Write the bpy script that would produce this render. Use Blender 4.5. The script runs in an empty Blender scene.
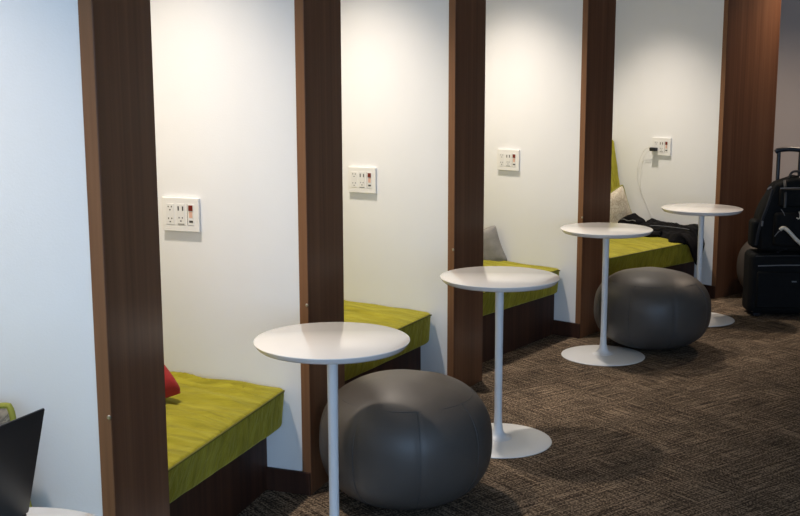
import bpy, bmesh, math, random
from mathutils import Vector, Matrix, noise
random.seed(4)
scene = bpy.context.scene
col = scene.collection
PI = math.pi

# ------------------------------------------------------------------ materials
def new_mat(name):
    m = bpy.data.materials.new(name); m.use_nodes = True
    nt = m.node_tree; b = nt.nodes['Principled BSDF']
    return m, nt, b

def N(nt, typ, **kw):
    n = nt.nodes.new(typ)
    for k, v in kw.items():
        if k in n.inputs: n.inputs[k].default_value = v
        else: setattr(n, k, v)
    return n

def coords(nt, scale=(1, 1, 1), kind='Object', rot=(0, 0, 0)):
    tc = N(nt, 'ShaderNodeTexCoord'); mp = N(nt, 'ShaderNodeMapping')
    mp.inputs['Scale'].default_value = scale
    mp.inputs['Rotation'].default_value = rot
    nt.links.new(tc.outputs[kind], mp.inputs[0]); return mp.outputs[0]

def ramp(nt, src, stops):
    r = N(nt, 'ShaderNodeValToRGB'); el = r.color_ramp.elements
    while len(el) < len(stops): el.new(0.5)
    for e, (p, c) in zip(el, stops): e.position = p; e.color = (*c, 1)
    nt.links.new(src, r.inputs[0]); return r.outputs[0]

def bump(nt, b, src, strength, dist):
    bp = N(nt, 'ShaderNodeBump', Strength=strength, Distance=dist)
    nt.links.new(src, bp.inputs['Height']); nt.links.new(bp.outputs[0], b.inputs['Normal'])

def simple(name, color, rough=.5, metal=0, var=.06, vscale=8, spec=.5, coat=0, bumpd=0, bscale=200, sheen=0):
    m, nt, b = new_mat(name)
    n = N(nt, 'ShaderNodeTexNoise', Scale=vscale, Detail=4)
    nt.links.new(coords(nt), n.inputs['Vector'])
    c0 = tuple(max(0, c*(1-var)) for c in color); c1 = tuple(min(1, c*(1+var)) for c in color)
    nt.links.new(ramp(nt, n.outputs[0], [(.3, c0), (.7, c1)]), b.inputs['Base Color'])
    b.inputs['Roughness'].default_value = rough; b.inputs['Metallic'].default_value = metal
    b.inputs['Specular IOR Level'].default_value = spec; b.inputs['Coat Weight'].default_value = coat
    b.inputs['Sheen Weight'].default_value = sheen
    if bumpd:
        n2 = N(nt, 'ShaderNodeTexNoise', Scale=bscale, Detail=3)
        nt.links.new(coords(nt), n2.inputs['Vector']); bump(nt, b, n2.outputs[0], 1, bumpd)
    return m

def wood_mat(name, dark, mid, light, rough=.38):
    m, nt, b = new_mat(name)
    v = coords(nt, (38, 38, .8))
    n = N(nt, 'ShaderNodeTexNoise', Scale=1, Detail=6, Roughness=.6, Distortion=.3)
    nt.links.new(v, n.inputs['Vector'])
    v2 = coords(nt, (7, 7, .35))
    n2 = N(nt, 'ShaderNodeTexNoise', Scale=1, Detail=3); nt.links.new(v2, n2.inputs['Vector'])
    mx = N(nt, 'ShaderNodeMath', operation='ADD'); nt.links.new(n.outputs[0], mx.inputs[0]); nt.links.new(n2.outputs[0], mx.inputs[1])
    hf = N(nt, 'ShaderNodeMath', operation='MULTIPLY'); hf.inputs[1].default_value = .5; nt.links.new(mx.outputs[0], hf.inputs[0])
    nt.links.new(ramp(nt, hf.outputs[0], [(.36, dark), (.5, mid), (.64, light)]), b.inputs['Base Color'])
    b.inputs['Roughness'].default_value = rough; b.inputs['Specular IOR Level'].default_value = .28
    bump(nt, b, n.outputs[0], .25, .0006)
    return m

M = {}
M['wall'] = simple('white_painted_wall', (.82, .81, .79), .62, var=.012, vscale=3, bumpd=.0003, bscale=160)
M['beige'] = simple('beige_wall_paint', (.52, .45, .40), .7, var=.03, vscale=2, bumpd=.0003)
M['ceil'] = simple('ceiling_paint', (.86, .86, .85), .8, var=.01)
M['wood'] = wood_mat('dark_walnut_face', (.115, .043, .017), (.165, .065, .028), (.215, .092, .042))
M['strip'] = wood_mat('walnut_edge', (.165, .075, .034), (.22, .102, .046), (.27, .13, .062), .5)
M['wood2'] = wood_mat('red_walnut_face', (.090, .036, .018), (.125, .053, .026), (.165, .075, .038), .42)
M['base'] = wood_mat('plinth_walnut_shaded', (.026, .010, .006), (.045, .017, .009), (.068, .027, .014), .6)  # walnut darkened in colour to stand in for shade near the floor
M['white'] = simple('white_lacquer', (.84, .81, .78), .14, var=.01, coat=.3)
M['metalwhite'] = simple('white_powder_coat', (.80, .80, .80), .33, var=.01)
M['plastic'] = simple('white_socket_plastic', (.80, .78, .74), .4, var=.01)
M['plastic2'] = simple('ivory_insert_plastic', (.76, .74, .70), .45, var=.01)
M['hole'] = simple('dark_socket_hole', (.05, .045, .04), .6)
M['redsw'] = simple('dark_red_switch', (.16, .012, .008), .3)
M['orange'] = simple('peach_glow_paint', (.75, .45, .34), .4)  # orange glow on the socket plate, painted in as flat colour
M['leather'] = simple('grey_vinyl', (.076, .065, .056), .46, var=.05, vscale=5, bumpd=.0004, bscale=260, spec=.45)
M['seam'] = simple('grey_vinyl_seam', (.060, .056, .053), .5)
M['steel'] = simple('brushed_steel', (.6, .58, .55), .3, metal=1)
M['black'] = simple('black_nylon', (.006, .006, .006), .75, var=.2, vscale=30, bumpd=.0005, bscale=400, spec=.15)
M['black2'] = simple('black_webbing', (.02, .02, .022), .55, var=.15, bumpd=.0004)
M['blackplastic'] = simple('black_plastic', (.012, .013, .018), .35)
M['jacket'] = simple('black_jacket_cloth', (.005, .0045, .005), .85, var=.3, vscale=20, bumpd=.001, bscale=60, spec=.12)
M['lining'] = simple('grey_piping_tape', (.16, .16, .17), .5)
M['pale'] = simple('pale_cream_plastic', (.62, .56, .46), .4)
M['lid'] = simple('dark_grey_laptop_shell', (.022, .020, .019), .38, metal=.1, var=.03)
M['tablet'] = simple('silver_aluminium', (.45, .45, .46), .35, metal=.6)
M['cable'] = simple('white_cable_rubber', (.72, .70, .66), .5)
M['redcloth'] = simple('red_cushion_cloth', (.36, .012, .010), .85, var=.12, vscale=40, bumpd=.0008, bscale=300)
M['greycloth'] = simple('grey_cushion_cloth', (.24, .225, .21), .85, var=.10, vscale=30, bumpd=.0008, bscale=300)
M['limepipe'] = simple('lime_piping', (.27, .27, .03), .7)

def velvet(name):
    m, nt, b = new_mat(name)
    n = N(nt, 'ShaderNodeTexNoise', Scale=1, Detail=5, Roughness=.6, Distortion=.8)
    nt.links.new(coords(nt, (5, 22, 8)), n.inputs['Vector'])
    nt.links.new(ramp(nt, n.outputs[0], [(.28, (.20, .176, .010)), (.5, (.29, .253, .015)), (.72, (.39, .345, .028))]), b.inputs['Base Color'])
    b.inputs['Roughness'].default_value = .8
    b.inputs['Specular IOR Level'].default_value = .2
    b.inputs['Sheen Weight'].default_value = .35
    b.inputs['Sheen Roughness'].default_value = .4
    b.inputs['Sheen Tint'].default_value = (.85, .85, .25, 1)
    n2 = N(nt, 'ShaderNodeTexNoise', Scale=1, Detail=4, Distortion=1.2)
    nt.links.new(coords(nt, (6, 30, 12)), n2.inputs['Vector']); bump(nt, b, n2.outputs[0], .6, .012)
    return m
M['velvet'] = velvet('lime_velvet')
M['velvetshade'] = simple('shaded_lime_piping', (.13, .12, .01), .8)  # darker lime stands in for the shadow in the seam groove

def floral(name, base, spots):
    m, nt, b = new_mat(name)
    v = N(nt, 'ShaderNodeTexNoise', Scale=16, Detail=3, Distortion=2.5)
    nt.links.new(coords(nt), v.inputs['Vector'])
    nt.links.new(ramp(nt, v.outputs[0], [(.40, base), (.55, spots), (.62, base)]), b.inputs['Base Color'])
    b.inputs['Roughness'].default_value = .85
    n2 = N(nt, 'ShaderNodeTexNoise', Scale=250); nt.links.new(coords(nt), n2.inputs['Vector']); bump(nt, b, n2.outputs[0], .6, .001)
    return m
M['beigecloth'] = floral('beige_patterned_cloth', (.66, .58, .44), (.48, .38, .27))
M['mottled'] = floral('mottled_grey_brown_cloth', (.28, .24, .18), (.10, .085, .065))

def carpet():
    m, nt, b = new_mat('brown_woven_carpet')
    tc = N(nt, 'ShaderNodeTexCoord')
    rot = N(nt, 'ShaderNodeMapping'); rot.inputs['Rotation'].default_value = (0, 0, -.62)
    nt.links.new(tc.outputs['Object'], rot.inputs[0])
    def streak(sc):
        mp = N(nt, 'ShaderNodeMapping'); mp.inputs['Scale'].default_value = sc
        nt.links.new(rot.outputs[0], mp.inputs[0])
        n = N(nt, 'ShaderNodeTexNoise', Scale=1, Detail=3, Roughness=.65)
        nt.links.new(mp.outputs[0], n.inputs['Vector']); return n.outputs[0]
    a = streak((4.5, 110, 1)); c = streak((110, 4.5, 1))
    chk = N(nt, 'ShaderNodeTexChecker', Scale=2.0); nt.links.new(rot.outputs[0], chk.inputs['Vector'])
    big = N(nt, 'ShaderNodeTexNoise', Scale=5, Detail=3); nt.links.new(rot.outputs[0], big.inputs['Vector'])
    mf = N(nt, 'ShaderNodeMapRange'); mf.inputs['To Min'].default_value = .36; mf.inputs['To Max'].default_value = .60
    nt.links.new(chk.outputs['Fac'], mf.inputs[0])
    mx = N(nt, 'ShaderNodeMix'); nt.links.new(mf.outputs[0], mx.inputs[0]); nt.links.new(a, mx.inputs[2]); nt.links.new(c, mx.inputs[3])
    gr = N(nt, 'ShaderNodeTexNoise', Scale=130, Detail=3); nt.links.new(rot.outputs[0], gr.inputs['Vector'])
    g2 = N(nt, 'ShaderNodeMath', operation='MULTIPLY_ADD'); g2.inputs[1].default_value = .75; nt.links.new(gr.outputs[0], g2.inputs[0]); nt.links.new(mx.outputs[0], g2.inputs[2])
    cr = ramp(nt, g2.outputs[0], [(.74, (.022, .015, .010)), (.875, (.088, .063, .044)), (.99, (.31, .235, .165))])
    mul = N(nt, 'ShaderNodeMix', data_type='RGBA', blend_type='MULTIPLY'); mul.inputs[0].default_value = 1
    nt.links.new(cr, mul.inputs[6]); nt.links.new(ramp(nt, big.outputs[0], [(.3, (.8, .8, .8)), (.7, (1.15, 1.12, 1.1))]), mul.inputs[7])
    nt.links.new(mul.outputs[2], b.inputs['Base Color'])
    b.inputs['Roughness'].default_value = .95; b.inputs['Specular IOR Level'].default_value = .1
    bump(nt, b, mx.outputs[0], .5, .003)
    return m
M['carpet'] = carpet()

# ------------------------------------------------------------------ mesh helpers
def link(name, bm, mat, parent=None, smooth=True, mw=None):
    bmesh.ops.remove_doubles(bm, verts=bm.verts, dist=1e-6)
    bmesh.ops.recalc_face_normals(bm, faces=bm.faces)
    me = bpy.data.meshes.new(name); bm.to_mesh(me); bm.free()
    me.materials.append(mat)
    if smooth:
        for p in me.polygons: p.use_smooth = True
        try: me.set_sharp_from_angle(angle=math.radians(38))
        except Exception: pass
    o = bpy.data.objects.new(name, me); col.objects.link(o)
    if mw is not None: o.matrix_world = mw
    if parent: o.parent = parent
    return o

def thing(name, label, cat, mw=None, group=None, kind=None):
    o = bpy.data.objects.new(name, None); col.objects.link(o); o.empty_display_size = .1
    if mw is not None: o.matrix_world = mw
    tag(o, label, cat, group, kind); return o

def tag(o, label, cat=None, group=None, kind=None):
    o['label'] = label
    if cat: o['category'] = cat
    if group: o['group'] = group
    if kind: o['kind'] = kind
    return o

def box(bm, x0, x1, y0, y1, z0, z1, bev=0):
    r = bmesh.ops.create_cube(bm, size=1)
    for v in r['verts']:
        v.co = Vector(((x0+x1)/2 + v.co.x*(x1-x0), (y0+y1)/2 + v.co.y*(y1-y0), (z0+z1)/2 + v.co.z*(z1-z0)))
    if bev:
        es = list({e for v in r['verts'] for e in v.link_edges})
        bmesh.ops.bevel(bm, geom=es, offset=bev, segments=2, profile=.5, affect='EDGES')
    return bm

def BOX(*a, **k):
    return box(bmesh.new(), *a, **k)

def rbox(sx, sy, sz, r, nx=8, ny=8, nz=2, fn=None):
    """rounded box, lower corner at the origin; fn(v, n) maps each point"""
    def line(s, n):
        e = [0, .15*r, .4*r, .7*r, r]
        inner = [r + (s-2*r)*i/n for i in range(1, n)]
        return e + inner + [s-k for k in reversed(e)]
    X, Y, Z = line(sx, nx), line(sy, ny), line(sz, nz)
    bm = bmesh.new()
    def P(x, y, z):
        p = Vector((x, y, z)); c = Vector((min(max(x, r), sx-r), min(max(y, r), sy-r), min(max(z, r), sz-r)))
        d = p-c
        if d.length > 1e-9: n = d.normalized(); p = c+n*r
        else: n = Vector((0, 0, 1))
        return fn(p, n) if fn else p
    def grid(A, B, f):
        vs = [[bm.verts.new(f(a, b)) for b in B] for a in A]
        for i in range(len(A)-1):
            for j in range(len(B)-1):
                bm.faces.new((vs[i][j], vs[i+1][j], vs[i+1][j+1], vs[i][j+1]))
    grid(X, Y, lambda a, b: P(a, b, 0)); grid(X, Y, lambda a, b: P(a, b, sz))
    grid(X, Z, lambda a, b: P(a, 0, b)); grid(X, Z, lambda a, b: P(a, sy, b))
    grid(Y, Z, lambda a, b: P(0, a, b)); grid(Y, Z, lambda a, b: P(sx, a, b))
    bmesh.ops.remove_doubles(bm, verts=bm.verts, dist=1e-5)
    return bm

def lathe(profile, n=64, bm=None):
    bm = bm or bmesh.new()
    rings = []
    for r, z in profile:
        if r < 1e-6: rings.append([bm.verts.new((0, 0, z))])
        else: rings.append([bm.verts.new((r*math.cos(2*PI*k/n), r*math.sin(2*PI*k/n), z)) for k in range(n)])
    for a, b in zip(rings, rings[1:]):
        for k in range(n):
            k2 = (k+1) % n
            if len(a) == 1 and len(b) == 1: continue
            if len(a) == 1: bm.faces.new((a[0], b[k], b[k2]))
            elif len(b) == 1: bm.faces.new((a[k], b[0], a[k2]))
            else: bm.faces.new((a[k], b[k], b[k2], a[k2]))
    return bm

def smooth_path(pts, sub=8):
    P = [Vector(p) for p in pts]; out = []
    for i in range(len(P)-1):
        p0 = P[max(i-1, 0)]; p1 = P[i]; p2 = P[i+1]; p3 = P[min(i+2, len(P)-1)]
        for k in range(sub):
            t = k/sub
            out.append(.5*((2*p1) + (p2-p0)*t + (2*p0-5*p1+4*p2-p3)*t*t + (3*p1-p0-3*p2+p3)*t**3))
    out.append(P[-1]); return out

def tube(bm, pts, r, n=8, cyclic=False, flat=1.0):
    pts = [Vector(p) for p in pts]; m = len(pts); rings = []
    up = Vector((0, 0, 1))
    for i, p in enumerate(pts):
        if cyclic: t = pts[(i+1) % m]-pts[i-1]
        else: t = pts[min(i+1, m-1)]-pts[max(i-1, 0)]
        t.normalize()
        if i == 0:
            a = t.cross(up)
            if a.length < .05: a = t.cross(Vector((1, 0, 0)))
            a.normalize()
        else:
            a = a - t*a.dot(t); a.normalize()
        b = t.cross(a)
        rr = r[i] if isinstance(r, (list, tuple)) else r
        rings.append([bm.verts.new(p + a*rr*math.cos(2*PI*k/n) + b*rr*flat*math.sin(2*PI*k/n)) for k in range(n)])
    segs = list(zip(rings, rings[1:])) + ([(rings[-1], rings[0])] if cyclic else [])
    for A, B in segs:
        for k in range(n): bm.faces.new((A[k], B[k], B[(k+1) % n], A[(k+1) % n]))
    if not cyclic:
        bm.faces.new(rings[0]); bm.faces.new(list(reversed(rings[-1])))
    return bm

def copy_tree(o, parent=None):
    c = o.copy(); col.objects.link(c)
    if parent: c.parent = parent
    for ch in list(o.children): copy_tree(ch, c)
    return c

# ------------------------------------------------------------------ the row of booths stands on an arc
CX, CY, R0 = 7.891, 0.894, 8.766
TH = [2.9451, 2.7877, 2.6268, 2.4622, 2.2767]
W = .324                                   # thickness of a fin
DEPTH = 1.02
CEIL = 2.62
def frame(th):
    """local x = outward (into the booth), local y = back along the row towards the viewer, z up"""
    e = Vector((math.cos(th), math.sin(th), 0)); n = Vector((-math.sin(th), math.cos(th), 0))
    o = Vector((CX, CY, 0)) + e*R0
    m = Matrix.Identity(4)
    m.col[0][:3] = e; m.col[1][:3] = n; m.col[3][:3] = o
    return m
def loc(i, x, s, z=0): return frame(TH[i]) @ Vector((x, s, z))

# floor, ceiling, walls
bm = bmesh.new(); box(bm, -4, 9, -3.2, 11, -.06, 0)
tag(link('floor', bm, M['carpet'], smooth=False), 'dark brown carpet woven in crossing streaks', kind='structure')
bm = bmesh.new(); box(bm, -4, 9, -3.2, 11, CEIL, CEIL+.08)
tag(link('ceiling', bm, M['ceil'], smooth=False), 'plain pale ceiling above the booths', kind='structure')
bm = bmesh.new()
ths = [math.radians(122+i*1.5) for i in range(54)]
prev = None
for t in ths:
    q = []
    for rr, zz in ((DEPTH, 0), (DEPTH, CEIL), (DEPTH+.1, CEIL), (DEPTH+.1, 0)):
        q.append(bm.verts.new((CX+(R0+rr)*math.cos(t), CY+(R0+rr)*math.sin(t), zz)))
    if prev:
        for k in range(4): bm.faces.new((prev[k], q[k], q[(k+1) % 4], prev[(k+1) % 4]))
    else: bm.faces.new(q)
    prev = q
bm.faces.new(list(reversed(prev)))
tag(link('wall_left', bm, M['wall']), 'white curved wall behind the booths', kind='structure')
far = link('wall_back', BOX(1.6, 9, 9.4, 9.5, 0, CEIL), M['beige'], smooth=False)
tag(far, 'dim beige wall beyond the last wooden pier', kind='structure')
link('baseboard_back', BOX(1.6, 9, 9.385, 9.4, 0, .1), M['base'], smooth=False)['kind'] = 'structure'
# wall behind the viewer with a broad window band
bm = bmesh.new()
box(bm, -4, 9, -3.1, -3.0, 0, .5); box(bm, -4, 9, -3.1, -3.0, 2.45, CEIL)
for x in (-4, -.9, 2.3, 5.5, 8.8): box(bm, x, x+.2, -3.1, -3.0, .5, 2.45)
link('wall_front', bm, M['wall'], smooth=False)['kind'] = 'structure'
link('wall_right', BOX(8.9, 9, -3, 9.4, 0, CEIL), M['beige'], smooth=False)['kind'] = 'structure'

# fins between booths
fin_labels = [
    'white fin with dark wooden end cap, nearest, beside the laptop',
    'white fin and dark wooden cap behind the nearest round table',
    'white fin and dark wooden cap right behind the second round table',
    'white fin with dark wooden cap behind the third round table',
    'broad reddish wooden pier at the far end beside the luggage']
for i in range(5):
    w = .645 if i == 4 else W
    f = frame(TH[i])
    t = thing('partition', fin_labels[i], 'partition', f, 'fins dividing the booths')
    link('panel', BOX(.035, DEPTH+.02, -w+.002, -.001, 0, CEIL), M['wall'], t, False)
    c = link('end_cap', BOX(0, .035, -w, .0015, 0, CEIL, bev=.0015), M['wood2' if i == 4 else 'wood'], t, False)
    c['label'] = 'dark walnut end cap'
    s = link('edge_strip', BOX(.0015, .035, .0016, .004, 0.0, CEIL), M['strip'], c, False)
    s['label'] = 'lighter brown edge strip'
    link('baseboard', BOX(.002, .185, 0, .013, 0, .088, bev=.002), M['base'], t, False)
    # small round bolt cap on the strip
    if i < 4:
        b_ = lathe([(0, .003), (.004, .003), (.006, 0)], 16)
        bmesh.ops.transform(b_, matrix=Matrix.Translation((.006, .004, .724)) @ Matrix.Rotation(-PI/2, 4, 'X'), verts=b_.verts)
        link('bolt', b_, M['steel'], c)

# ------------------------------------------------------------------ socket plates
def socket_plate(i, label, grp=True):
    # plate frame: x right in the picture = towards the aisle
    f = frame(TH[i]) @ Matrix.Translation(((0, .594, .587, .600, .574)[i], .001, .972)) @ Matrix.Rotation(0, 4, 'Z')
    t = thing('socket_plate', label, 'wall socket', f, 'socket plates on the fins')
    Wd, Hh = .157, .127
    # u along -x (towards the aisle), v up
    def B(u0, u1, v0, v1, y0, y1, bev=0): return BOX(-u1*Wd, -u0*Wd, y0, y1, v0*Hh, v1*Hh, bev=bev)
    link('faceplate', B(0, 1, 0, 1, 0, .012, .002), M['plastic'], t, False)
    k = 0
    for (u0, u1, v0, v1) in ((.11, .33, .20, .82), (.40, .62, .20, .82), (.69, .87, .20, .82)):
        k += 1
        m_ = link('socket_insert', B(u0, u1, v0, v1, .010, .0135, .0008), M['plastic2'], t, False)
        def holes(bm, uc, vc):
            for du, dv, su, sv in ((-.045, .05, .012, .022), (.045, .05, .012, .022), (0, -.045, .018, .018)):
                a, b_ = uc+du, vc+dv
                box(bm, -(a+su)*Wd, -(a-su)*Wd, .013, .0140, (b_-sv)*Hh, (b_+sv)*Hh)
        if k == 1:
            for vc in (.68, .33):
                h = bmesh.new(); holes(h, .22, vc); link('socket_holes', h, M['hole'], m_, False)
        elif k == 2:
            for uc in (.45, .57):
                link('usb_port', B(uc-.017, uc+.017, .62, .75, .013, .0142), M['hole'], m_, False)
            h = bmesh.new(); holes(h, .51, .36); link('socket_holes', h, M['hole'], m_, False)
            link('marking', B(.43, .60, .215, .235, .013, .0138), M['hole'], m_, False)
        else:
            link('switch_rocker', B(.73, .84, .62, .79, .013, .0160, .0005), M['redsw'], m_, False)['label'] = 'dark red rocker'
            link('glow_strip', B(.74, .83, .42, .60, .013, .0142), M['orange'], m_, False)['label'] = 'peach coloured strip standing in for an orange glow'
            link('slot', B(.74, .84, .28, .34, .013, .0142), M['hole'], m_, False)
            link('groove', B(.69, .70, .20, .82, .0135, .0139), M['hole'], m_, False)
    return t
socket_plate(1, 'white socket plate on the fin behind the nearest table, largest in view')
socket_plate(2, 'white socket plate on the second fin, above the grey pouf and lime bench')
socket_plate(3, 'white socket plate above the second table with nothing plugged in')
socket_plate(4, 'white socket plate with a black charger plugged into it')

# ------------------------------------------------------------------ benches
bench_labels = [
    'lime velvet booth bench hidden low behind the laptop table',
    'lime velvet booth bench holding the red cushion, nearest full one',
    'lime velvet booth bench directly behind the nearest round table and pouf',
    'lime velvet booth bench with the small grey cushion',
    'lime velvet booth bench with the black jacket and charger cable']
def bench(k):
    """the booth before fin k; lies between fin k-1 and fin k"""
    f = frame(TH[k]); fi = f.inverted()
    if k == 0:
        tp = TH[0]+.165
    else: tp = TH[k-1]
    fp = frame(tp)
    wp = -W-.001
    def corner(x, near):
        return (fi @ (fp @ Vector((x, wp, 0)))) if near else Vector((x, .0, 0))
    def q(x, v):                     # x radial depth, v 0 at fin k .. 1 at fin k-1
        return corner(x, False).lerp(corner(x, True), v)
    t = thing('booth_bench', bench_labels[k], 'bench', f, 'lime benches in the booths')
    # plinth
    bm = bmesh.new()
    def slab(bm, x0, x1, v0, v1, z0, z1):
        c = [q(x0, v0), q(x1, v0), q(x1, v1), q(x0, v1)]
        lo = [bm.verts.new((p.x, p.y, z0)) for p in c]; hi = [bm.verts.new((p.x, p.y, z1)) for p in c]
        bm.faces.new(lo); bm.faces.new(hi)
        for a in range(4): bm.faces.new((lo[a], lo[(a+1) % 4], hi[(a+1) % 4], hi[a]))
    slab(bm, .182, DEPTH-.004, .004, .996, .001, .258)
    link('plinth', bm, M['base'], t, False)['label'] = 'dark walnut plinth, floor-level shade mixed into its colour'
    # seat cushion: rounded box then mapped to the wedge
    L, D, T = 1.0, .80, .157
    seed = k*7.3
    FO = (.09, .086, .104, .128, .104)[k]
    amp = (.4, 1.0, .6, .35, .7)[k]
    def fn(p, n):
        xr = FO + p.y*(DEPTH-.015-FO)/D
        v = .004 + p.x*.992
        top = max(0, n.z) if p.z > T*.5 else 0
        edge = min(1, p.y/.10)*min(1, (1-p.x)/.05+.0)*min(1, p.x/.04+.15)
        zz = p.z
        if p.z > T*.6:
            yy = p.y - .05*math.sin(p.x*5+seed)
            w1 = noise.noise(Vector((p.x*17+seed+yy*4, yy*2.2, seed)))
            w2 = noise.noise(Vector((p.x*34+seed+yy*9, yy*4.5, seed+5)))
            r1 = 1-abs(w1)*2.2
            zz += edge*amp*(.016*r1 + .009*w2) + .008*math.sin(PI*min(1, p.y/D))*math.sin(PI*p.x) - .004
        if p.y < .01:
            zz += 0
            xr += .003*noise.noise(Vector((p.x*14, p.z*10, seed)))*amp
        # soft corners in plan at both ends of the front
        rr = .075
        for d in (p.x*.95, (1-p.x)*.95):
            if d < rr and p.y < .25:
                a = rr-d; xr += .42*(rr-math.sqrt(max(0, rr*rr-a*a)))*(1-p.y/.25)
        xr += .05*v*max(0, 1-p.z/T)*max(0, 1-p.y/.3) + .012*max(0, 1-p.z/T)
        if p.z > T*.5: zz -= .005*max(0, 1-p.x/.06)*max(0, 1-p.y/.12)
        if p.z > T*.5 and p.y > .25: zz += .010*math.sin(PI*(p.y-.25)/.55)
        c = q(xr, v); return Vector((c.x, c.y, .258+zz))
    bm = rbox(L, D, T, .017, nx=110, ny=44, nz=6, fn=fn)
    cu = link('seat_cushion', bm, M['velvet'], t)
    bm = bmesh.new()
    pts = []
    for a in range(41):
        v = .012+.976*a/40
        d = min(v, 1-v)*.95; off = .42*(.075-math.sqrt(max(0, .075**2-max(0, .075-d)**2)))
        c = q(FO+.0015+off, v); pts.append((c.x, c.y, .258+T-.009-.014*max(0, 1-v/.06)))
    tube(bm, pts, .0042, 8); link('piping', bm, M['velvetshade'], cu)
    # sloping back cushion
    def fb(p, n):
        z = .41 + p.z
        xb = DEPTH-.012 - p.y - (0 if p.y < .03 else (.66-p.z)*.22*(p.y/.09))
        v = .006+p.x*.988
        if p.y > .05: xb += .003*noise.noise(Vector((p.x*9, p.z*14, seed)))
        c = q(xb, v); return Vector((c.x, c.y, z))
    bm = rbox(1.0, .09, .66, .02, nx=40, ny=3, nz=24, fn=fb)
    link('back_cushion', bm, M['velvet'], t)
    return t
for k in range(5): bench(k)

# ------------------------------------------------------------------ round pedestal tables
def make_table():
    t = thing('pedestal_table', '', 'table', None, 'round white pedestal tables')
    H = .717
    prof = [(0, H), (.2465, H), (.2490, H-.0012), (.2498, H-.0030), (.2488, H-.0045), (.243, H-.014), (.236, H-.021), (.228, H-.0235), (0, H-.0235)]
    link('tabletop', lathe(prof, 128), M['white'], t)
    prof = [(.0, H-.024), (.075, H-.024), (.075, H-.031), (.03, H-.034), (.018, H-.045), (.0165, .4), (.0165, .12), (.018, .075), (.022, .05), (.030, .034), (.045, .022), (.06, .0185), (.06, .010), (0, .010)]
    link('pole', lathe(prof, 48), M['metalwhite'], t)
    prof = [(0, .0175), (.05, .0175), (.10, .0145), (.18, .0095), (.222, .007), (.229, .005), (.230, .003), (.228, .001), (0, .001)]
    link('base', lathe(prof, 96), M['metalwhite'], t)
    return t
tabs = [(-.722, 1.806, 'round white pedestal table under the laptop at the left edge'),
        (-.2177, 3.440, 'nearest full round white pedestal table, before the first grey pouf'),
        (.4173, 4.5455, 'second round white pedestal table, just right of the large pouf'),
        (1.130, 5.987, 'third round white pedestal table, overlapping the far grey pouf'),
        (1.9025, 6.9125, 'farthest round white pedestal table, near the luggage')]
T0 = make_table()
for j, (x, y, lb) in enumerate(tabs):
    o = T0 if j == 0 else copy_tree(T0)
    o.location = (x, y, 0); o.rotation_euler = (0, 0, .7*j); o['label'] = lb

# ------------------------------------------------------------------ poufs
def make_pouf():
    t = thing('pouf', '', 'pouf', None, 'grey vinyl poufs')
    rx, h, NN = .32, .455, 2.5
    def prof(a, off=0):
        c, s = math.cos(a), math.sin(a)
        r = (rx)*abs(c)**(2/NN); z = h/2 + h/2*math.copysign(abs(s)**(2/NN), s)
        return r, z
    bm = bmesh.new(); n = 160
    angs = [-PI/2+PI*k/56 for k in range(57)]
    rings = []
    for ai, a in enumerate(angs):
        r, z = prof(a)
        if r < 1e-3: rings.append([bm.verts.new((0, 0, z))]); continue
        ring = []
        for k in range(n):
            ph = 2*PI*k/n
            gore = abs(((ph*8/(2*PI)) % 1)-.5)*2        # 1 at seams
            dent = .0032*max(0, (gore-.85)/.15)**2*max(0, 1-max(0, (r_top-r)/.02) if False else 1)
            pk = 0 if (z > h/2 and r < .252) else 1
            rr = r - dent*pk + .002*noise.noise(Vector((math.cos(ph)*3, math.sin(ph)*3, z*7)))*pk
            zz = z + .004*noise.noise(Vector((r*8*math.cos(ph), r*8*math.sin(ph), 2.)))*(1 if z > h/2 else 0)
            ring.append(bm.verts.new((rr*math.cos(ph), rr*math.sin(ph), max(zz, .0))))
        rings.append(ring)
    for A, B in zip(rings, rings[1:]):
        for k in range(n):
            k2 = (k+1) % n
            if len(A) == 1: bm.faces.new((A[0], B[k], B[k2]))
            elif len(B) == 1: bm.faces.new((A[k], B[0], A[k2]))
            else: bm.faces.new((A[k], B[k], B[k2], A[k2]))
    link('body', bm, M['leather'], t)
    # side seams and the round seam of the top panel
    import bisect
    ct = .245
    at = None
    for k in range(400):
        a = PI/2-PI/2*k/400
        if prof(a)[0] >= ct: at = a; break
    for g in range(8):
        ph = 2*PI*g/8
        pts = []
        for k in range(28):
            a = at - (at+1.35)*k/27
            r, z = prof(a); rr = r-.0032+.0007
            pts.append((rr*math.cos(ph), rr*math.sin(ph), z))
        bm = bmesh.new(); tube(bm, pts, .0016, 6); link('side_seam', bm, M['seam'], t)
    r, z = prof(at)
    bm = bmesh.new(); tube(bm, [((r+.0)*math.cos(2*PI*k/72), (r+.0)*math.sin(2*PI*k/72), z-.0012) for k in range(72)], .0018, 6, cyclic=True)
    link('top_seam', bm, M['seam'], t)
    return t
P0 = make_pouf()
poufs = [(.019, 3.904, .157, (.994, .994, 1.02), 'large grey vinyl pouf behind the nearest round table'),
         (1.446, 6.212, .95, (1.028, 1.028, .985), 'grey vinyl pouf behind the third table, before the jacket bench'),
         (2.655, 7.50, .4, (1, 1, 1.03), 'grey vinyl pouf mostly hidden behind the black luggage')]
for j, (x, y, rz, sc, lb) in enumerate(poufs):
    o = P0 if j == 0 else copy_tree(P0)
    o.location = (x, y, 0); o.rotation_euler = (0, 0, rz); o.scale = sc; o['label'] = lb

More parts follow.
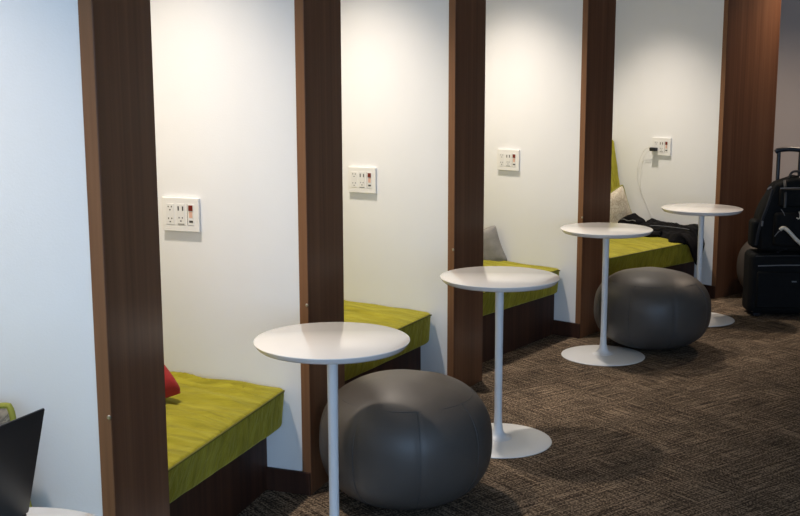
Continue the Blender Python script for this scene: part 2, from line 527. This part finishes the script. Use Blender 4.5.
# ------------------------------------------------------------------ loose cushions
def pillow(name, label, centre, right, up, w, h, puff, mat, pipe=None, pr=.005, seed=0):
    """centre: world point; right, up: unit-ish directions of the face"""
    r = Vector(right).normalized(); u = Vector(up); u = (u-r*u.dot(r)).normalized(); nn = r.cross(u)
    m = Matrix.Identity(4); m.col[0][:3] = r; m.col[1][:3] = u; m.col[2][:3] = nn; m.col[3][:3] = centre
    t = thing(name, label, 'cushion', m)
    bm = bmesh.new(); G = 28
    def pt(i, j, s):
        a = -1+2*i/G; b = -1+2*j/G
        k = (1-a**4)*(1-b**4)
        x = a*w/2*(1-.07*(1-b*b)*abs(a)**2); y = b*h/2*(1-.07*(1-a*a)*abs(b)**2)
        ck = 1-.055*(abs(a*b))**7; x *= ck; y *= ck
        z = s*puff/2*max(0, k)**.55
        z += .006*noise.noise(Vector((a*2.3+seed, b*2.3, s+seed)))*k
        return Vector((x, y, z))
    for s in (1, -1):
        vs = [[bm.verts.new(pt(i, j, s)) for j in range(G+1)] for i in range(G+1)]
        for i in range(G):
            for j in range(G): bm.faces.new((vs[i][j], vs[i+1][j], vs[i+1][j+1], vs[i][j+1]))
    bmesh.ops.remove_doubles(bm, verts=bm.verts, dist=1e-5)
    body = link('cover', bm, mat, t)
    if pipe:
        pts = [pt(i, 0, 1) for i in range(G)] + [pt(G, j, 1) for j in range(G)] + [pt(G-i, G, 1) for i in range(G)] + [pt(0, G-j, 1) for j in range(G)]
        b2 = bmesh.new(); tube(b2, pts, pr, 8, cyclic=True); link('piping', b2, pipe, t)
    return t

def place_pillow(name, label, i, tr, br, wid, puff, mat, towards, **kw):
    """tr, br: top and bottom corners on the right-hand side in fin i's frame; towards: direction of the width, same frame"""
    f = frame(TH[i]); TR = f @ Vector(tr); BR = f @ Vector(br)
    left = (f.to_3x3() @ Vector(towards)).normalized(); up = (TR-BR)
    h = up.length
    c = (TR+BR)/2 + left*wid/2
    return pillow(name, label, c, -left, up, wid, h, puff, mat, **kw)

place_pillow('throw_cushion', 'red cushion corner on the nearest lime bench', 1, (.57, .335, .645), (.352, .238, .446), .36, .11, M['redcloth'], (.10, 1, .06), seed=1)
place_pillow('throw_cushion', 'small grey cushion in the booth behind the second table', 3, (.500, .03, .648), (.565, .06, .412), .34, .10, M['greycloth'], (.75, .35, -.30), seed=2)
place_pillow('throw_cushion', 'beige patterned cushion with lime piping beside the black pouch', 4, (.742, .035, .772), (.725, .05, .42), .38, .08, M['beigecloth'], (.15, 1, -.42), pipe=M['limepipe'], seed=3)
place_pillow('throw_cushion', 'mottled grey brown cushion with lime piping behind the laptop', 0, (.160, .07, .778), (.195, .13, .415), .40, .10, M['mottled'], (1, .12, -.22), pipe=M['limepipe'], pr=.0085, seed=4)

# ------------------------------------------------------------------ laptop on the first table
lap = thing('laptop', 'open dark grey laptop seen from behind at the left edge', 'laptop', None)
hinge = Vector((-.709, 2.000, .7275)); d = Vector((-.385, -.923, 0)).normalized(); o_ = Vector((.923, -.385, 0)).normalized()
m = Matrix.Identity(4); m.col[0][:3] = d; m.col[1][:3] = -o_; m.col[2][:3] = (0, 0, 1); m.col[3][:3] = hinge
lap.matrix_world = m
# local x along hinge towards the viewer, y towards the person's side (left), z up
bs = link('keyboard_base', rbox(.31, .215, .009, .004, 6, 6, 1), M['lid'], lap); bs.location = (0, .004, -.0095)
kb = bmesh.new()
for r_ in range(5):
    for c_ in range(13): box(kb, .02+c_*.021, .038+c_*.021, .03+r_*.019, .046+r_*.019, -.001, .001)
link('keys', kb, M['blackplastic'], bs, False).location = (0, 0, .0095)
phi = math.radians(75.8)
lid = link('lid', rbox(.31, .006, .219, .0028, 6, 1, 6), M['lid'], lap)
lid.rotation_euler = (PI/2-phi, 0, 0)
lid.location = (0, 0, 0)
sc_ = link('screen', BOX(.01, .30, .006, .0065, .012, .204), M['blackplastic'], lid, False)
hb = bmesh.new(); tube(hb, [(.03, .003, .0), (.28, .003, .0)], .005, 10); link('hinge_bar', hb, M['blackplastic'], lap)

# ------------------------------------------------------------------ things in the far booth (frame of fin 4)
F4 = frame(TH[4])
# black charger in the plate
ch = thing('charger', 'black plug charger in the far socket plate', 'charger', F4 @ Matrix.Translation((.522, .0155, 1.003)))
link('plug_body', rbox(.052, .034, .026, .006, 3, 3, 1), M['blackplastic'], ch)
pins = bmesh.new()
for zz in (.007, .019): box(pins, .018, .024, -.002, .002, zz-.001, zz+.001)
link('plug_pins', pins, M['steel'], ch, False)
cb = thing('charging_cable', 'thin white twin cable hanging from the charger down to the jacket', 'cable', F4 @ Matrix.Translation((.58, .03, .9)))
O = Vector((.58, .03, .9))
A_ = [(.573, .033, 1.020), (.605, .036, 1.022), (.658, .022, .971), (.698, .012, .868), (.695, .010, .791), (.664, .010, .711), (.621, .010, .630), (.571, .012, .545), (.553, .02, .49), (.545, .04, .485)]
B_ = [(.573, .033, 1.012), (.59, .034, 1.000), (.635, .020, .961), (.662, .012, .876), (.675, .010, .78), (.664, .013, .713)]
for P_ in (A_, B_):
    b2 = bmesh.new(); tube(b2, smooth_path([Vector(p)-O for p in P_], 8), .0013, 6); link('cord', b2, M['cable'], cb)
b2 = bmesh.new(); tube(b2, [Vector((.666, .012, .722))-O, Vector((.660, .012, .700))-O], .004, 8); link('cord_joint', b2, M['cable'], cb)

# jacket: cloth draped on the cushion and over its front edge
jk = thing('jacket', 'black jacket draped over the front of the far lime bench', 'jacket', F4 @ Matrix.Translation((.35, .15, .40)))
O = Vector((.35, .15, .40))
def jacket_sheet():
    bm = bmesh.new(); U, V = 76, 44
    X0, XE = .60, .088
    LEN = X0-XE
    vs = []
    for i in range(U+1):
        row = []
        tt = i/U
        smax = .27 + .05*math.sin(tt*9)+.02*math.sin(tt*23) - .10*max(0, (.2-tt)/.2)
        hang = .13
        for j in range(V+1):
            v = j/V
            s = .012 + v*smax
            hg = hang*math.exp(-((v-.58)/.2)**2)*1.2 - .075*max(0, 1-v/.4)
            total = LEN + hg
            t_ = tt*total
            lump = math.sin(PI*min(1, max(0, v*1.0+.02)))**.5
            lump2 = .098*(1-.55*v)*min(1, tt/.12)**.6*(.92+.08*math.sin(tt*6+1))
            fold = (.010*noise.noise(Vector((tt*6, v*4, 3)))+.006*math.sin(tt*14+v*11+2*noise.noise(Vector((tt*3, v*3, 1))))+.006*noise.noise(Vector((tt*16, v*12, 7))))*(1.3 if v > .15 else .6)
            edge = min(1, v/.10+.55)*min(1, (1-v)/.14)**.7*min(1, tt/.05)**.7
            hgt = max(.006, (lump2+fold)*edge + .006)
            if t_ < LEN-.02:
                x = X0-t_; z = .405+hgt; 
            else:
                e_ = (t_-(LEN-.02)); a = min(1, e_/.035)
                x = XE+.02 - .036*math.sin(a*PI/2) - max(0, hgt-.01)*.45*a
                z = .405 + hgt*(1-a) - max(0, e_-.015)
            row.append(bm.verts.new(Vector((x, s, z))-O))
        vs.append(row)
    for i in range(U):
        for j in range(V): bm.faces.new((vs[i][j], vs[i+1][j], vs[i+1][j+1], vs[i][j+1]))
    return bm
bm = jacket_sheet()
body = link('body', bm, M['jacket'], jk)
md = body.modifiers.new('t', 'SOLIDIFY'); md.thickness = .006; md.offset = 1
# sleeve lying towards the tablet
sl = bmesh.new()
sp = smooth_path([Vector(p)-O for p in [(.30, .25, .445), (.42, .29, .438), (.52, .27, .430), (.60, .24, .428)]], 8)
tube(sl, sp, [.040-.014*k/(len(sp)-1) for k in range(len(sp))], 14, flat=.6)
for v in sl.verts: v.co += Vector((0, 0, .006))*noise.noise(v.co*25)
link('sleeve', sl, M['jacket'], jk)
zp = bmesh.new()
tube(zp, smooth_path([Vector(p)-O for p in [(.50, .16, .480), (.38, .165, .490), (.24, .15, .490), (.14, .13, .482), (.09, .12, .455), (.062, .11, .41)]], 8), .0022, 6)
link('zip_tape', zp, M['lining'], jk)['label'] = 'grey zip tape'
# black pouch behind it
pc = thing('pouch', 'small black soft pouch under the beige cushion', 'bag', F4 @ Matrix.Translation((.515, .105, .412)))
def fnp(p, n):
    q_ = p.copy(); q_.z *= (1-.25*abs(p.x-.10)/.10); q_.z += .012*noise.noise(p*18)
    return q_
link('body', rbox(.22, .10, .135, .035, 14, 10, 8, fnp), M['jacket'], pc)
zb = bmesh.new(); tube(zb, [(.03+.14*k/10, .112, .100+.004*math.sin(k)) for k in range(11)], .003, 6); link('zip', zb, M['lining'], pc)
tb = thing('tablet', 'thin silver tablet lying on the far lime bench', 'tablet', F4 @ Matrix.Translation((.60, .22, .404)) @ Matrix.Rotation(.25, 4, 'Z'))
link('shell', rbox(.17, .24, .009, .004, 4, 4, 1), M['tablet'], tb)
link('screen', BOX(.008, .162, .01, .23, .0088, .0096), M['blackplastic'], tb, False)

# ------------------------------------------------------------------ luggage
cs = thing('rolling_suitcase', 'low black rolling suitcase with raised handle at the right edge', 'suitcase', Matrix.Translation((2.250, 6.985, 0)) @ Matrix.Rotation(-.07, 4, 'Z'))
def fcs(p, n):
    q_ = p.copy()
    if p.y < .02: q_.y -= .012*math.sin(PI*min(1, max(0, p.x/.52)))*math.sin(PI*min(1, p.z/.40))
    q_.z += .012
    return q_
body = link('body', rbox(.54, .21, .406, .04, 14, 6, 12, fcs), M['black'], cs)
fp = link('front_pocket', rbox(.46, .03, .24, .013, 12, 2, 8), M['black'], cs); fp.location = (.04, -.030, .06)
bm = bmesh.new(); tube(bm, smooth_path([(.045, -.012, .335), (.27, -.016, .343), (.50, -.012, .335)], 10), .004, 6); link('zip', bm, M['lining'], fp); fp.children[0].location = (-.04, .030, -.06)
bm = bmesh.new(); tube(bm, smooth_path([(.03, .0, .395), (.27, -.006, .402), (.51, .0, .395)], 10), .004, 6); link('zip', bm, M['black2'], cs)
bm = bmesh.new(); tube(bm, smooth_path([(.17, .03, .415), (.20, .02, .438), (.27, .018, .447), (.34, .02, .438), (.37, .03, .415)], 8), .008, 8, flat=.7); link('grab_handle', bm, M['black2'], cs)
bd = link('badge', BOX(.255, .285, -.0345, -.030, .235, .243, bev=.001), M['lining'], cs, False); bd['label'] = 'small grey maker badge'
for x in (.06, .48):
    w_ = bmesh.new()
    lathe([(0, -.014), (.028, -.014), (.032, -.009), (.032, .009), (.028, .014), (0, .014)], 28, w_)
    bmesh.ops.transform(w_, matrix=Matrix.Translation((x, .18, .0325)) @ Matrix.Rotation(PI/2, 4, 'Y'), verts=w_.verts)
    link('wheel', w_, M['blackplastic'], cs)
    link('foot', rbox(.05, .04, .04, .012, 2, 2, 2), M['blackplastic'], cs).location = (x-.025, .015, .001)
bm = bmesh.new()
tube(bm, [(.192, .196, .40), (.192, .196, 1.05)], .0125, 12); tube(bm, [(.330, .196, .40), (.330, .196, 1.05)], .0125, 12)
hd = link('telescopic_handle', bm, M['blackplastic'], cs)
bm = bmesh.new(); tube(bm, smooth_path([(.170, .196, 1.050), (.192, .196, 1.062), (.261, .196, 1.068), (.330, .196, 1.062), (.352, .196, 1.050)], 8), .0155, 12); link('grip', bm, M['blackplastic'], hd)

bp = thing('backpack', 'black backpack resting on the low rolling suitcase', 'backpack', Matrix.Translation((2.262, 6.99, .421)) @ Matrix.Diagonal((1.07, 1.05, 1.08, 1)) @ Matrix.Rotation(-.07, 4, 'Z'))
def fbp(p, n):
    k = p.z/.46
    q_ = p.copy()
    q_.x = .25 + (p.x-.22)*(1.0-.42*max(0, k-.35)**1.5/.52 - .03*math.sin(k*9))
    q_.y = p.y + (.05*k*k if p.y < .09 else 0)
    q_.z = p.z*(1 - .10*abs(p.x-.22)/.22*k)
    q_ += Vector((1, .5, .5))*.008*noise.noise(p*13)
    return q_
link('body', rbox(.46, .175, .45, .035, 18, 8, 18, fbp), M['black'], bp)
def fpk(p, n): return p+Vector((0, -.010*math.sin(PI*min(1, p.x/.28)), 0))
pk = link('front_pocket', rbox(.28, .05, .20, .02, 10, 3, 8, fpk), M['black'], bp); pk.location = (.11, -.035, .04)
pk2 = link('top_pocket', rbox(.24, .04, .11, .016, 10, 3, 6, fpk), M['black'], bp); pk2.location = (.14, -.005, .27)
for sx, x0 in ((-1, .02), (1, .43)):
    bm = bmesh.new(); tube(bm, smooth_path([(x0, .02, .04), (x0-.01*sx, -.005, .15), (x0+(-.03 if sx > 0 else .05), .0, .27), (x0+(-.06 if sx > 0 else .085), .03, .37)], 8), .010, 8, flat=.5)
    link('compression_strap', bm, M['black2'], bp)
def mark(nm, pts, r=.0025, mat='pale'):
    b2 = bmesh.new(); tube(b2, smooth_path(pts, 6), r, 6); return link(nm, b2, M[mat], bp)
mark('zip_pull', [(.243, -.050, .250), (.250, -.053, .225), (.243, -.053, .208), (.230, -.052, .214)], .0032)['label'] = 'pale hooked zip pull'
mark('zip_pull', [(.140, -.048, .262), (.152, -.052, .245), (.162, -.052, .226)], .0022, 'lining')
mark('reflective_piping', [(.335, -.018, .262), (.318, -.046, .235), (.312, -.046, .19), (.312, -.044, .15)], .002, 'lining')
mark('zip', [(.14, -.001, .382), (.25, -.014, .386), (.37, -.001, .382)], .0028, 'lining')
mark('zip_pull', [(.115, -.030, .10), (.13, -.038, .125), (.14, -.045, .135)], .003, 'lining')
mark('buckle', [(.065, -.01, .375), (.075, -.012, .385), (.085, -.01, .39)], .006, 'lining')
mark('buckle', [(.042, -.022, .19), (.04, -.022, .16)], .006, 'lining')
sp_ = link('side_pocket', rbox(.07, .12, .17, .028, 4, 5, 8), M['black'], bp); sp_.location = (-.006, .02, .02)
for xx_ in (.165, .335):
    b3 = bmesh.new(); tube(b3, smooth_path([(xx_, -.030, .27), (xx_+.004, -.018, .33), (xx_+.006, .012, .39), (xx_+.01, .05, .425)], 8), .008, 8, flat=.4)
    link('front_strap', b3, M['black2'], bp)
mark('carry_loop', [(.21, .09, .435), (.23, .085, .470), (.27, .085, .470), (.29, .09, .435)], .008, 'black2')
mark('tag', [(.262, .045, .445), (.272, .035, .440)], .005, 'pale')['label'] = 'small white tag'

# pale curved rod leaning across the suitcase
rod = thing('walking_stick', 'pale curved handled stick leaning over the black suitcase', 'stick', Matrix.Translation((2.42, 6.86, .55)))
bm = bmesh.new()
O = Vector((2.42, 6.86, .55))
tube(bm, smooth_path([Vector(p)-O for p in [(2.392, 6.885, .580), (2.404, 6.88, .592), (2.420, 6.875, .590), (2.445, 6.86, .568), (2.53, 6.83, .480), (2.85, 6.74, .21), (3.07, 6.68, .012)]], 8), .0115, 12)
link('shaft', bm, M['pale'], rod)

# ------------------------------------------------------------------ lights
def area(name, loc_, rot, sx, sy, power, colr):
    l = bpy.data.lights.new(name, 'AREA'); l.shape = 'RECTANGLE'; l.size = sx; l.size_y = sy; l.energy = power; l.color = colr
    o = bpy.data.objects.new(name, l); col.objects.link(o); o.location = loc_; o.rotation_euler = rot; return o
# daylight through the windows behind the viewer
for k, x in enumerate((-2.35, .8, 4.0, 7.25)):
    area('window_daylight', (x, -2.98, 1.5), (PI/2, 0, 0), 2.8, 1.8, (118, 122, 22, 3)[k], (.44, .67, 1.0))
# warm downlight in every booth
for k in range(5):
    tm = (TH[k] + (TH[k-1] if k else TH[0]+.165))/2 - .018 if True else 0
    rr = R0+.50
    l = bpy.data.lights.new('booth_downlight', 'SPOT'); l.energy = (105, 148, 160, 165, 150)[k]; l.color = (1.0, .89, .77)
    l.spot_size = math.radians(88); l.spot_blend = .95; l.shadow_soft_size = .05
    o = bpy.data.objects.new('booth_downlight', l); col.objects.link(o)
    o.location = (CX+rr*math.cos(tm), CY+rr*math.sin(tm), CEIL-.03)
l = bpy.data.lights.new('aisle_downlight', 'SPOT'); l.energy = 85; l.color = (1.0, .80, .62)
l.spot_size = math.radians(140); l.spot_blend = .8; l.shadow_soft_size = .06
o = bpy.data.objects.new('aisle_downlight', l); col.objects.link(o); o.location = (3.15, 7.85, CEIL-.05)
w = bpy.data.worlds.new('World'); scene.world = w; w.use_nodes = True
bg = w.node_tree.nodes['Background']; bg.inputs[0].default_value = (.55, .7, 1, 1); bg.inputs[1].default_value = .25

# ------------------------------------------------------------------ camera
cam = bpy.data.cameras.new('camera'); co = bpy.data.objects.new('camera', cam); col.objects.link(co)
cam.sensor_width = 36; cam.lens = 1104.6/800*36; cam.clip_start = .05
pit = .164647
co.matrix_world = Matrix.Translation((0, 0, 1.5504)) @ Matrix.Rotation(PI/2-pit, 4, 'X') @ Matrix.Rotation(-.00237, 4, 'Z')
scene.camera = co
vs = scene.view_settings
vs.view_transform = 'Standard'; vs.look = 'None'; vs.exposure = .06; vs.gamma = 1; vs.use_curve_mapping = False
